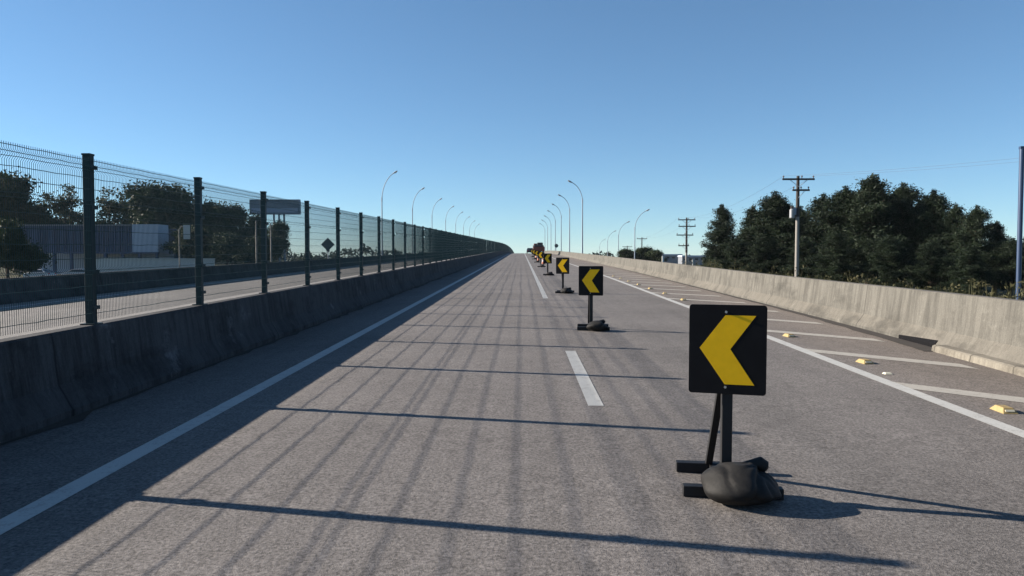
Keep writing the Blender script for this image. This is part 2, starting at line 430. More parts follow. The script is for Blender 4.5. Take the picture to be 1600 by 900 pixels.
# raised kerb on the near right and the drain slot where it stops
dk = np.arange(-6, 11.85, .45)
o = sweep('kerb', [(-.22, -.05), (-.20, .085), (-.17, .10), (-.002, .10), (-.002, -.05)], barrier_x(dk), M['kerb'], d=dk)
tag(o, 'pale crumbling kerb at the foot of the right barrier, nearest the camera', 'kerb')
dr = MB()
da = np.linspace(11.85, 13.1, 6); ba = barrier_x(da); ha = np.linspace(.13, .075, 6); dv = []
for x_, d_, h_ in zip(ba, da, ha): z_ = rz(float(d_)); dv += [(x_ - .012, d_, z_ + .009), (x_ - .012, d_, z_ + .062), (x_ + (h_ - .06) * .71 - .012, d_, z_ + h_), (x_ + .08, d_, z_ + h_ - .004), (x_ + .08, d_, z_ + .009)]
df = [(0, 1, 2, 3, 4), (29, 28, 27, 26, 25)]
for k in range(5):
    for q in range(5): df.append((k * 5 + q, k * 5 + (q + 1) % 5, k * 5 + 5 + (q + 1) % 5, k * 5 + 5 + q))
dr.add(dv, df)
tag(dr.build('drain_opening', M['dark']), 'dark drain opening at the foot of the right barrier where the kerb ends', 'drain')

# ------------------------------------------------------------------ mesh fence on the median barrier
FX = -4.58; SP = 2.655; P0 = 5.14; HB, HT = 0.80, 2.56
def slope_at(d): return math.atan2(rz(d + .5) - rz(d - .5), 1.0)
folds = [1.36, 2.085, 2.45]
def fold_off(h):
    for f in folds:
        if abs(h - f) < .05: return 0.035 * (1 - abs(h - f) / .05)
    return 0.0
def panel_mb(width, step=.030, n=4, seed=1, seg=14):
    m = MB(); hs_ = []; rr = random.Random(seed)
    for f in folds: hs_ += [f - .05, f, f + .05]
    zs = sorted(set([.85, HT - .005] + [z for z in hs_ if .85 < z < HT - .005]))
    k = int(width / step); x0 = -(k * step) / 2
    for i in range(k + 1):
        y = x0 + i * step
        m.tube([(fold_off(z), y, z) for z in zs], .0023, n, cap=False)
    hw = [.925, 1.07, 1.215, 1.34, 1.38, 1.505, 1.65, 1.795, 1.94, 2.07, 2.11, 2.23, 2.345, 2.43, 2.47, 2.53]
    for z in hw:                                                     # waves put into the wires to ripple their shadows on the road
        dbl = any(abs(z - f) < .06 for f in folds); a, b, c, d = rr.uniform(0, 6.3), rr.uniform(0, 6.3), rr.uniform(7, 12), rr.uniform(14, 22)
        pts = []
        for q in range(seg + 1):
            y = -width / 2 + width * q / seg
            pts.append((fold_off(z) + .006, y, z + (.0025 * math.sin(c * y + a) + .002 * math.sin(d * y + b) if seg > 1 else 0)))
        m.tube(pts, .0037 if dbl else .0042, n, cap=False)
    return m
fence = empty('mesh_fence', (FX, 0, 0))
tag(fence, 'dark green welded mesh fence with square posts standing on the median barrier', 'fence')
pm = MB(); pm.box((0, 0, (HB + HT) / 2 + .01), (.082, .082, HT - HB + .03))
post0 = pm.build('post', M['fence'], fence, bevel=.004)
post0.data.name = 'post'
def near_parts(p):
    for z in (.98, 1.36, 2.04, 2.46):
        cl = MB(); cl.box((.050, 0, z), (.03, .12, .04)); cl.build('clamp', M['fence'], p)
    bp = MB(); bp.box((0, 0, HB + .006), (.15, .17, .012)); bp.build('base_plate', M['fence'], p)
    pc = MB(); pc.box((0, 0, HT + .035), (.09, .09, .02)); pc.build('post_cap', M['fence'], p)
near_parts(post0)
panels = []
for k_ in range(4):
    panels.append(panel_mb(SP - .06, seed=k_ + 1).build('mesh_panel', M['wire'], fence))
panel0 = panels[0]
rnd = random.Random(11)
NP = 100; n0 = -4
def place_post(p, d):
    p.location = (0, d, rz(d))
first = True
for i in range(NP):
    d = P0 + (i + n0) * SP
    if i == 0: p, q = post0, panel0
    elif i < 4:
        q = panels[i]; p = copy_tree(post0, fence)
    else:
        p = post0.copy(); COL.objects.link(p); p.parent = fence
        if i < 14:
            for ch in children(post0):
                c = ch.copy(); COL.objects.link(c); c.parent = p
        q = panels[i % 4].copy(); COL.objects.link(q); q.parent = fence
    p.location = (0, d, rz(d))
    dm = d + SP / 2
    q.location = (0.038, dm, rz(dm) + rnd.uniform(-.006, .006))
    q.rotation_euler = (slope_at(dm), R(rnd.uniform(-.35, .35)), R(rnd.uniform(-.25, .25)))
# the farthest posts and panels
fm = MB(); fp = MB(); proto = panel_mb(SP - .06, .030, 3, seg=1)
pv = np.array(proto.v)
i = NP
while P0 + (i + n0) * SP < 600:
    d = P0 + (i + n0) * SP; z = rz(d)
    fp.box((0, d, z + (HB + HT) / 2), (.082, .082, HT - HB))
    dm = d + SP / 2; s_ = math.tan(slope_at(dm))
    if i % 1 == 0: fm.add(pv + np.stack([np.full(len(pv), .038), np.full(len(pv), dm), rz(dm) + pv[:, 1] * s_], 1), proto.f)
    i += 1
tag(fp.build('post', M['fence'], fence), kind='stuff')
fmo = MB(); fmo.v = fm.v; fmo.f = fm.f
me = bpy.data.meshes.new('mesh_panel'); me.from_pydata(fmo.v, [], fmo.f); me.materials.append(M['wire'])
o = bpy.data.objects.new('mesh_panel', me); COL.objects.link(o); o.parent = fence; tag(o, kind='stuff')

# ------------------------------------------------------------------ chevron signs and sandbags
def rounded_rect(w, h, r, n=4):
    pts = []
    for cx, cz, a0 in ((w / 2 - r, h / 2 - r, 0), (-w / 2 + r, h / 2 - r, 90), (-w / 2 + r, -h / 2 + r, 180), (w / 2 - r, -h / 2 + r, 270)):
        for k in range(n + 1):
            a = R(a0 + 90 * k / n); pts.append((cx + r * math.cos(a), cz + r * math.sin(a)))
    return pts
PW, PH, PZ = .474, .570, .969            # plate width, height, centre height
def make_sign():
    t = empty('chevron_sign')
    pivot = Matrix.Rotation(R(-9), 4, 'Z')
    def tw(mb): mb.v = [tuple(pivot @ Vector(p)) for p in mb.v]; return mb
    pl = MB(); pl.prism([(x, z + PZ) for x, z in rounded_rect(PW, PH, .02)], -.052, -.042)
    plate = tw(pl).build('plate', M['plate'], t)
    uv = [(.469, .116), (.861, .116), (.538, .494), (.85, .89), (.469, .89), (.139, .487)]
    poly = [((u - .5) * PW, PZ + (.5 - v) * PH) for u, v in uv]
    ar = MB(); ar.prism(poly, -.0530, -.0523)
    tw(ar).build('chevron', M['yellow'], plate)
    for z in (PZ + PH / 2 - .045, PZ - PH / 2 + .045):
        b = MB(); b.tube([(-.01, -.053, z), (-.01, -.062, z)], .008, 8); tw(b).build('bolt', M['bolt'], plate)
    p = MB(); p.box((0, 0, .635), (.066, .066, 1.13)); p.build('post', M['black'], t, bevel=.004)
    br = MB(); a = Vector((-.03, .53, .05)); b = Vector((-.035, .04, .69)); dv = b - a
    br.box((a + b) / 2, (.045, .04, dv.length), Matrix.Rotation(math.atan2(-dv.y, dv.z), 3, 'X')); br.build('brace', M['black'], t)
    for y, x0, x1 in ((0, -.27, .36), (.53, -.26, .36)):
        f = MB(); f.box(((x0 + x1) / 2, y, .038), (x1 - x0, .07, .07)); f.build('foot', M['black'], t, bevel=.004)
    tb = MB(); tb.box((0, .265, .038), (.06, .455, .06)); tb.build('tie_bar', M['black'], t)
    return t
def make_bag(seed):
    """lumpy tied sack slumped over the foot of a sign"""
    rr = random.Random(seed); ph = [rr.uniform(0, 6.28) for _ in range(12)]
    bm = bmesh.new(); bmesh.ops.create_icosphere(bm, subdivisions=5, radius=1)
    sst = lambda a, b, t: (lambda q: q * q * (3 - 2 * q))(min(1, max(0, (t - a) / (b - a))))
    for v in bm.verts:
        c = v.co.copy(); x, y, z = c
        lump = .05 * math.sin(3.1 * x + 2.2 * y + ph[0]) + .045 * math.sin(3.6 * z + 3 * y + ph[1])
        # the deep fold where the full half meets the gathered half, and pleats running to the tied neck
        w = x - .22 - .22 * z + .06 * math.sin(4 * y + ph[2])
        lump -= .17 * math.exp(-(w / .10) ** 2) * sst(-.5, .3, z + .3 * -y)
        lump -= .07 * math.exp(-((x - .62 + .1 * z) / .07) ** 2) * sst(-.4, .3, z)
        an = math.atan2(y + .1, x - .35 + 1e-6); near = math.exp(-((x - .4) ** 2 + (y) ** 2) / .22) * sst(0, .6, z)
        lump += .055 * near * math.sin(8 * an + ph[4]) + .02 * near * math.sin(15 * an + ph[7])
        lump -= .045 * math.exp(-((x + .25 + .35 * z + .1 * math.sin(5 * y + ph[8])) / .06) ** 2) * sst(-.2, .5, z)
        lump -= .03 * math.exp(-((z + .25 + .2 * x) / .07) ** 2) * sst(-.8, .2, x)
        lump += .018 * math.sin(6 * x + 5 * z + ph[5]) * math.sin(5 * y + ph[6])
        c *= 1 + lump
        c.z *= 1 - .30 * sst(.25, 1.0, x)
        c.x *= .245; c.y *= .20; c.z *= .145
        if c.z < 0: c.z *= .72
        c.z -= .03 * max(0, c.x / .23) ** 2 * 1.2
        c.z = max(c.z, -.105)
        if c.z < -.05:
            k = 1 + (-.05 - c.z) * 1.2; c.x *= k; c.y *= k
        v.co = c
    me = bpy.data.meshes.new('sandbag')
    for f in bm.faces: f.smooth = True
    bm.to_mesh(me); bm.free(); me.materials.append(M['bag'])
    o = bpy.data.objects.new('sandbag', me); COL.objects.link(o)
    nk = MB(); pts = [(.04, .05, .045), (.08, .06, .10), (.10, .065, .122), (.13, .07, .122), (.165, .07, .10), (.18, .07, .09)]
    nk.tube(pts, [.10, .06, .034, .048, .044, .02], 14)
    nb = nk.build('tied_neck', M['bag'], o, smooth=True)
    return o
SIGN_GRP = 'chevron signs lined up along the closed lane'
BAG_GRP = 'black sandbags on the sign bases'
s0 = make_sign(); b0 = make_bag(5); b1 = make_bag(9)
order = ['first', 'second', 'third', 'fourth', 'fifth', 'sixth', 'seventh', 'eighth', 'ninth']
sign_d = [4.76, 14.35, 25.9, 42.3, 60, 78, 98, 120]
sign_x = [1.322, 1.35, 1.45, 1.50, 1.55, 1.6, 1.65, 1.7]
for i, (d, x) in enumerate(zip(sign_d, sign_x)):
    s = s0 if i == 0 else copy_tree(s0)
    s.location = (x, d, rz(d)); s.rotation_euler = (slope_at(d), 0, R([-6, -4, -8, -3, -7, -5, -6, -4][i]))
    lab = ['largest yellow chevron sign on black board, nearest to the camera', 'yellow chevron sign on black board, second of the row from the camera',
           'yellow chevron sign on black board, third of the row from the camera'][i] if i < 3 else f'small distant yellow chevron sign on black board, {order[i]} of the row from the camera'
    tag(s, lab, 'road sign', SIGN_GRP)
    src = b0 if i % 2 == 0 else b1
    b = src if i < 2 else copy_tree(src)
    b.location = (x + (.075 if i == 0 else .12), d - .10, rz(d) + (.105 if i == 0 else .084)); b.rotation_euler = (0, 0, R([0, 8, -10, 14, 3, -6, 9, 0][i])); b.scale = (1, 1, 1) if i == 0 else (.86, .86, .80)
    tag(b, f'black plastic sandbag slumped over the base of the {order[i]} chevron sign from the camera', 'sandbag', BAG_GRP)

# ------------------------------------------------------------------ road studs
def make_stud():
    t = empty('road_stud')
    mb = MB(); w, l, h = .075, .125, .052
    lo = [(-w, -l, 0), (w, -l, 0), (w, l, 0), (-w, l, 0)]; hi = [(-w * .62, -l * .55, h), (w * .62, -l * .55, h), (w * .62, l * .55, h), (-w * .62, l * .55, h)]
    mb.add(lo + hi, [(3, 2, 1, 0), (4, 5, 6, 7), (0, 1, 5, 4), (1, 2, 6, 5), (2, 3, 7, 6), (3, 0, 4, 7)])
    mb.build('body', M['stud'], t, bevel=.006)
    for s in (-1, 1):
        r_ = MB(); r_.box((0, s * l * .80, h * .52), (.085, .006, .022), Matrix.Rotation(s * R(42), 3, 'X')); r_.build('reflector', M['lens'], t)
    return t
st0 = make_stud()
ordn = ['nearest', 'second nearest', 'third nearest', 'fourth nearest', 'fifth nearest', 'sixth nearest', 'seventh nearest', 'eighth nearest', 'ninth nearest', 'tenth nearest']
for i in range(12):
    d = 7.3 + 3.05 * i
    s = st0 if i == 0 else copy_tree(st0)
    s.location = (float(edge_x(d)) + .40, d, rz(d) + .001); s.rotation_euler = (slope_at(d), 0, R(rnd.uniform(-6, 6)))
    tag(s, f'{ordn[i]} yellow road stud beside the right edge line' if i < 10 else 'small far yellow road stud beside the right edge line, past the tenth one', 'road stud', 'yellow studs along the right edge line')
ws = MB(); ws.add([(-.05, -.05, 0), (.05, -.05, 0), (.05, .05, 0), (-.05, .05, 0), (-.035, -.025, .02), (.035, -.025, .02), (.035, .025, .02), (-.035, .025, .02)],
                  [(3, 2, 1, 0), (4, 5, 6, 7), (0, 1, 5, 4), (1, 2, 6, 5), (2, 3, 7, 6), (3, 0, 4, 7)])
o = ws.build('reflector_stud', M['lens'], bevel=.003, loc=(4.67, 9.45, rz(9.45) + .001))
tag(o, 'small white reflector stud between two yellow road studs near the right edge line', 'road stud')

# ------------------------------------------------------------------ street lamps
def make_lamp(h_pole, arm_rise, reach):
    """mast with a curved arm towards +x"""
    t = empty('street_lamp')
    p = MB(); p.tube([(0, 0, -.1), (0, 0, h_pole)], [.11, .062], 10); p.box((0, 0, .02), (.36, .36, .03))
    p.build('pole', M['galv'], t, smooth=True)
    a = MB(); pts = []
    A_ = R(68); fx = reach * .92 / (1 - math.cos(A_)); fz = (arm_rise + .3) / math.sin(A_)
    for k in range(9):
        an = A_ * k / 8; pts.append((fx * (1 - math.cos(an)), 0, h_pole - .3 + fz * math.sin(an)))
    a.tube(pts, [.048] * 9, 8); a.tube([(0, 0, h_pole - .45), (0, 0, h_pole + .12)], .085, 10)
    a.build('arm', M['galv'], t, smooth=True)
    hd = MB(); hx = pts[-1][0]; hz = pts[-1][2]
    tilt = Matrix.Rotation(-math.atan2(pts[-1][2] - pts[-2][2], pts[-1][0] - pts[-2][0]) * .8, 4, 'Y')
    def place(mb): mb.v = [tuple(tilt @ Vector(p_) + Vector((hx, 0, hz))) for p_ in mb.v]; return mb
    hd.tube([(-.12, 0, 0), (.05, 0, .01), (.3, 0, .03), (.58, 0, .03), (.68, 0, .02)], [.05, .10, .16, .13, .05], 10)
    hd.v = [(x, y, z * .62) for x, y, z in hd.v]
    head = place(hd).build('lamp_head', M['alu'], t, smooth=True)
    gl = MB(); gl.box((.36, 0, -.085), (.36, .17, .05)); place(gl).build('lamp_glass', M['glass'], head, bevel=.015)
    return t
def lamp_row(proto, items, rot, lab, group, on_road):
    for i, (x, d) in enumerate(items):
        o = proto if i == 0 else copy_tree(proto)
        o.location = (x, d, (rz(d) - .12) if on_road else GZ); o.rotation_euler = (0, 0, rot)
        tag(o, f'{order[i]} lamp from the camera in the {lab}', 'street lamp', group)
lampL = make_lamp(8.2, 3.25, 1.65)
lamp_row(lampL, [(-18.5, 98 + 27.4 * i) for i in range(8)], 0, 'row behind the green fence', 'lamps left of the roads', True)
lampR = make_lamp(8.1, 2.25, 1.5)
lamp_row(lampR, [(8.15, 99.5 + 26.6 * i) for i in range(7)], math.pi, 'row of lamps just behind the right barrier', 'lamps behind the right barrier', True)
lampS = make_lamp(8.0, 2.7, 1.9)
lamp_row(lampS, [(18.3, 120), (20.5, 157), (24, 207), (30.5, 290)], 0, 'low row off to the right', 'lamps of the side road', False)

# ------------------------------------------------------------------ utility poles
def make_utility(H, arms, lower_pale, trafo):
    t = empty('utility_pole')
    s = MB(); s.tube([(0, 0, -.2), (0, 0, lower_pale)], [.16, .135], 10); s.build('lower_pole', M['polecon'], t, smooth=True)  # paler colour on the lower shaft stands for sunlight on it
    s = MB(); s.tube([(0, 0, lower_pale), (0, 0, H)], [.15, .11], 10); s.build('upper_pole', M['wood'], t, smooth=True)
    for (z, x0, x1) in arms:
        a = MB(); a.box(((x0 + x1) / 2, -.15, z), (x1 - x0, .11, .13)); arm = a.build('crossarm', M['wood'], t)
        for k in range(3):
            x = x0 + .08 + (x1 - x0 - .16) * k / 2
            if abs(x) < .12: x += .25
            i_ = MB(); i_.tube([(x, -.15, z + .05), (x, -.15, z + .14), (x, -.15, z + .16), (x, -.15, z + .26)], [.025, .025, .065, .04], 8); i_.build('insulator', M['ceramic'], arm, smooth=True)
        b_ = MB()
        for sg in (x0, x1):
            if abs(sg) > .5: b_.tube([(sg * .55, -.20, z - .05), (0, -.16, z - .55)], .022, 6)
        if b_.v: b_.build('arm_brace', M['galv'], arm)
    if trafo:
        tr = MB(); tr.tube([(-.42, -.05, trafo), (-.42, -.05, trafo + .04), (-.42, -.05, trafo + .62), (-.42, -.05, trafo + .68)], [.14, .18, .18, .12], 14)
        tro = tr.build('transformer', M['trafo'], t, smooth=True)
        for x in (-.49, -.35):
            i_ = MB(); i_.tube([(x, -.05, trafo + .66), (x, -.05, trafo + .88)], [.05, .03], 8); i_.build('bushing', M['ceramic'], tro)
        bx_ = MB(); bx_.box((-.2, -.02, trafo + .5), (.28, .12, .5)); bx_.build('bracket', M['galv'], t)
    return t
CM = cam.rotation_euler.to_matrix()
def px(x, y, d):
    v = CM @ Vector(((x - 800) / F, (450 - y) / F, -1.0)); k = d / v.y
    return Vector((v.x * k, d, EYE + v.z * k))
U = []
p = px(1247, 275, 55); H = p.z - GZ
u = make_utility(H, [(H - .25, -1.2, 1.15), (H - 1.05, -.45, .8)], H - 3.0, H - 3.1); u.location = (p.x, p.y, GZ)
tag(u, 'tall utility pole with pale lower shaft in front of the pine trees', 'utility pole', 'utility poles beyond the right barrier'); U.append((u, H))
p = px(1073, 340, 98); H = p.z - GZ
u = make_utility(H, [(H - .3, -1.15, 1.1), (H - 1.15, -1.1, 1.15), (H - 2.3, -1.35, .85), (H - 3.7, -1.1, .3)], H - 4.6, None); u.location = (p.x, p.y, GZ)
tag(u, 'dark utility pole with four stacked crossarms left of the pine trees', 'utility pole', 'utility poles beyond the right barrier'); U.append((u, H))
p = px(1003, 371, 170); H = p.z - GZ
u = make_utility(H, [(H - .3, -1.15, 1.15)], 2.0, None); u.location = (p.x, p.y, GZ)
tag(u, 'small distant utility pole with one crossarm above round bushes', 'utility pole', 'utility poles beyond the right barrier'); U.append((u, H))
p = px(980, 384, 215); H = p.z - GZ
u = make_utility(H, [(H - .3, -1.4, 1.4)], 2.0, None); u.location = (p.x, p.y, GZ); u.rotation_euler = (0, 0, .1)
tag(u, 'smallest and farthest utility pole, left of the round bushes', 'utility pole', 'utility poles beyond the right barrier'); U.append((u, H))
# cables between them, one object per wire
tops = [(Vector((o.location.x, o.location.y - .15, GZ + h)) ) for o, h in U]
tops.insert(0, Vector((42, 12, GZ + 9.3)))
wires = []
for k, off in enumerate((-1.1, 1.05)):
    mb = MB()
    for a, b in zip(tops[:-1], tops[1:]):
        pts = []
        for i in range(13):
            t_ = i / 12; q = a.lerp(b, t_); q = q + Vector((off, 0, -.02 - 4 * .9 * t_ * (1 - t_))); pts.append(q)
        mb.tube(pts, .006, 4, cap=False)
    o = mb.build('power_cable', M['cable'])
    tag(o, ['thin power cable strung along the left ends of the crossarms', 'thin power cable strung along the right ends of the crossarms'][k], 'cable', 'cables between the utility poles')

# blue post at the right edge of the view
p = px(1597, 229, 20); t = empty('sign_gantry_post', (p.x, p.y, rz(20) - .9))
hh = p.z - (rz(20) - .9)
s = MB(); s.tube([(0, 0, -.3), (0, 0, hh - .06)], .062, 12); s.build('post', M['bluesteel'], t, smooth=True)
s = MB(); s.box((.85, 0, hh - .03), (1.82, .09, .07)); s.build('arm', M['bluesteel'], t)
s = MB(); s.box((1.3, -.06, hh - .45), (.85, .02, .75)); s.build('panel', M['signback'], t)
tag(t, 'slim blue steel post with an arm at the right edge of the view', 'sign post')

# ------------------------------------------------------------------ other signs and boards
p = px(514, 382, 57); t = empty('warning_sign', (-14.97, 57, rz(57) + .72))
zc = p.z - t.location.z
s = MB(); r_ = .53
s.prism([(-r_, zc), (0, zc - r_), (r_, zc), (0, zc + r_)], 0, .012); s.build('diamond_plate', M['signback'], t)
s = MB(); s.tube([(0, .05, -.02), (0, .05, zc + .3)], .035, 8); s.build('post', M['galv'], t)
s = MB(); s.box((0, .02, zc), (.6, .02, .05)); s.build('rail', M['galv'], t)
tag(t, 'dark diamond warning sign standing on the barrier beyond the fence', 'road sign')
p = px(870, 384, 165); t = empty('round_sign', (7.75, 165, rz(165) + .55)); zc = p.z - t.location.z
s = MB(); s.tube([(0, 0, zc), (0, .015, zc)], .42, 20); s.build('disc', M['signback'], t)
s = MB(); s.tube([(0, .05, -.5), (0, .05, zc + .3)], .035, 8); s.build('post', M['galv'], t)
tag(t, 'small distant round road sign above the right barrier at the crest', 'road sign')
# billboard
a = px(392, 313, 170); b = px(468, 334, 170); t = empty('billboard', ((a.x + b.x) / 2, 170, GZ))
w = b.x - a.x; zt, zb = a.z - GZ, b.z - GZ
s = MB(); s.box((0, 0, (zt + zb) / 2), (w, .9, zt - zb)); bb = s.build('panel', M['board'], t)
s = MB()
for z in (zb - .05, zt + .05): s.box((0, 0, z), (w + .3, 1.1, .22))
for x in (-w / 2 - .08, w / 2 + .08): s.box((x, 0, (zt + zb) / 2), (.18, 1.1, zt - zb - .2))
s.build('frame', M['galv'], bb)
s = MB(); s.box((0, -.46, zb + .75), (w * .96, .03, 1.0)); s.build('stripe', M['pale_clad'], bb)
for xp in (424, 432, 440):
    s = MB(); x = px(xp, 0, 170).x - t.location.x; s.tube([(x, 0, -.2), (x, 0, zb)], .22, 10); s.build('leg', M['galv'], t, smooth=True)
tag(t, 'wide grey billboard on tall steel legs rising above the left trees', 'billboard')
# small pale board on a post
p = px(292, 352, 70); t = empty('notice_board', (p.x - .2, 70, GZ)); hz = p.z - GZ
s = MB(); s.tube([(-.55, 0, -.1), (-.55, 0, hz - .4), (-.3, 0, hz - .1), (0, 0, hz - .15)], .05, 8); s.build('post', M['polecon'], t)
s = MB(); s.box((.2, -.06, hz - .65), (.62, .05, 1.35)); s.build('board', M['plaster'], t, bevel=.01)
tag(t, 'small white upright board on a bent post beyond the opposite barrier', 'sign')
for i, (xp, yt) in enumerate(((400, 345), (423, 350))):
    p = px(xp, yt, 60); h_ = p.z - GZ
    s = MB(); s.tube([(0, 0, -.1), (0, 0, h_)], [.075, .05], 8); s.box((0, 0, h_ + .03), (.12, .12, .06))
    o = s.build('pale_post', M['polecon'], loc=(p.x, 60, GZ), smooth=False)
    tag(o, ['slim pale post beside the dark trees, left of the billboard legs', 'slim pale post directly below the billboard, right one of two'][i], 'post', 'slim pale posts beyond the opposite road')
for i, (xp, yt, d) in enumerate(((1036, 400, 60), (1083, 405, 70))):
    p = px(xp, yt, d); h_ = p.z - GZ
    s = MB(); s.box((0, 0, h_ / 2 - .05), (.16, .12, h_ + .1)); o = s.build('marker_post', M['plaster'], loc=(p.x, d, GZ), bevel=.01)
    tag(o, ['stubby white marker post peeping over the right barrier, left one', 'stubby white marker post peeping over the right barrier below the dark utility pole'][i], 'post', 'white marker posts behind the right barrier')

# ------------------------------------------------------------------ buildings
D = 140; a = px(28, 353, D); b = px(248, 408, D); t = empty('warehouse', ((a.x + b.x) / 2, D, GZ))
w = b.x - a.x; zt = a.z - GZ; zlow = px(0, 396, D).z - GZ; xs = px(200, 0, D).x - t.location.x
s = MB()
xx = -w / 2
while xx < xs - .01:
    x2 = min(xx + .45, xs); s.box(((xx + x2) / 2 - .1, 0, (zlow + zt) / 2), (.27, .28, zt - zlow)); xx += .45
s.box(((-w / 2 + xs) / 2, .2, (zlow + zt) / 2), (xs + w / 2, .2, zt - zlow)); s.build('blue_wall', M['blue_clad'], t)
s = MB(); s.box(((xs + w / 2) / 2, 2.0, (zlow + zt) / 2 + .15), (w / 2 - xs, 4.2, zt - zlow + .3)); s.build('pale_wall', M['pale_clad'], t)
s = MB(); s.box((0, 6, zlow / 2), (w, .3, zlow)); s.build('base_wall', M['pale_clad'], t)
for k in range(9):
    s = MB(); s.box((-w / 2 + .3 + (w - .6) * k / 8, 0, zlow / 2), (.5, .5, zlow)); s.build('column', M['blue_clad'], t)
s = MB(); s.prism([(-w / 2 - .4, zt), (xs, zt), (xs, zt + .25), (-w / 2 - .4, zt + .25)], -.5, 14)
s.build('roof', M['roofing'], t)
s = MB(); s.box((0, 0, zlow + .12), (w + .1, .5, .3)); s.build('beam', M['blue_clad'], t)
s = MB(); s.box((0, 13.8, zt / 2), (w, .3, zt)); s.build('back_wall', M['blue_clad'], t)
tag(t, 'long low slate blue warehouse with a pale right end, behind the fence', 'warehouse')
a = px(150, 405, 85); b = px(335, 412, 85)
s = MB(); h_ = a.z - GZ; s.box((0, 0, h_ / 2), (b.x - a.x, .25, h_)); s.box((0, 0, h_ + .05), (b.x - a.x + .1, .4, .1))
o = s.build('boundary_wall', M['plaster'], loc=((a.x + b.x) / 2, 85, GZ)); tag(o, 'low pale boundary wall in front of the warehouse and left trees', 'wall')
# distant low sheds right of the crest
for i, (x0, x1, y0, d) in enumerate(((1030, 1066, 397, 420), (1066, 1102, 399, 380))):
    a = px(x0, y0, d); b = px(x1, 406, d); t = empty('distant_shed', ((a.x + b.x) / 2, d, GZ)); w = b.x - a.x; zt = a.z - GZ
    s = MB(); s.box((0, 5, (zt - .7) / 2), (w, 10, zt - .7)); s.build('wall', M['roofing'], t)
    s = MB(); s.prism([(-w / 2 - .3, zt - .7), (w / 2 + .3, zt - .7), (w / 2, zt), (-w / 2, zt)], -.4, 10.4); s.build('roof', M['pale_clad'], t)
    for k in range(4):
        s = MB(); s.box((-w / 2 + w * (k + .5) / 4, -.03, zt - 2.0), (w / 8, .06, .9)); s.build('window', M['dark'], t)
    tag(t, ['far grey shed on the horizon left of the dark utility pole', 'far grey shed on the horizon between the dark utility pole and the pines'][i], 'shed', 'far sheds on the horizon')

# ------------------------------------------------------------------ trees
def leaves(centres, spread, n, size, rs, aspect=.45, up=0.3):
    """n leaf quads around every centre"""
    C_ = np.repeat(centres, n, 0); m = len(C_)
    S_ = np.repeat(spread, n, 0) if np.ndim(spread) else np.full((m, 1), spread)
    p = C_ + rs.normal(0, 1, (m, 3)) * S_ * np.array([1, 1, .75])
    a = rs.normal(0, 1, (m, 3)); a[:, 2] += up; a /= np.linalg.norm(a, axis=1)[:, None]
    b = np.cross(a, rs.normal(0, 1, (m, 3))); b /= np.linalg.norm(b, axis=1)[:, None] + 1e-9
    L = size * rs.uniform(.6, 1.4, (m, 1)); a *= L; b *= L * aspect
    v = np.stack([p - a - b * .25, p - b * .0 + b, p + a, p - b], 1).reshape(-1, 3)
    f = np.arange(m * 4).reshape(m, 4)
    return v, f
def pine_tree(seed, H, Wd, dens=1.0, lean=.0):
    rs = np.random.RandomState(seed); t = empty('pine_tree')
    tm = MB(); tm.tube([(0, 0, -.2), (.05, .02, H * .35), (lean * .5, .05, H * .7), (lean, 0, H * .97)], [.028 * H, .02 * H, .012 * H, .003 * H], 8)
    cs = []; sp = []
    nb = int(95 * dens)
    side = rs.uniform(.75, 1.25, 8)
    for i in range(nb):
        tt = rs.uniform(.06, 1) ** .85
        z0 = H * (.05 + .93 * tt)
        az = rs.uniform(0, 6.283)
        prof_ = (1 - tt) ** .6 * (.55 + .45 * min(1, tt / .18))
        L = Wd * prof_ * rs.uniform(.55, 1.15) * side[int(az / 6.2832 * 8) % 8] + .25
        el = R(rs.uniform(5, 35) + 25 * tt)
        dv = np.array([math.cos(az) * math.cos(el), math.sin(az) * math.cos(el), math.sin(el)])
        base = np.array([lean * tt, 0, z0 * .94])
        k = max(2, int(L / .33))
        tip = base + dv * L
        if i % 2 == 0 and L > .6: tm.tube([base, base + dv * L * .55 + np.array([0, 0, -.03]), tip], [.045, .028, .008], 5, cap=False)
        for j in range(k):
            q = .32 + .7 * j / k
            c = base + dv * L * q + rs.normal(0, .10, 3); cs.append(c); sp.append(.20 + .10 * (1 - q))
    for j in range(5): cs.append(np.array([lean, 0, H * (.9 + .022 * j)])); sp.append(.11)
    cs = np.array(cs); sp = np.array(sp)[:, None]
    v, f = leaves(cs, sp, 64, .115, rs, .28, .5)
    tm.build('trunk', M['bark'], t, smooth=True); fast_mesh('crown', v, f, M['pine'], t)
    return t
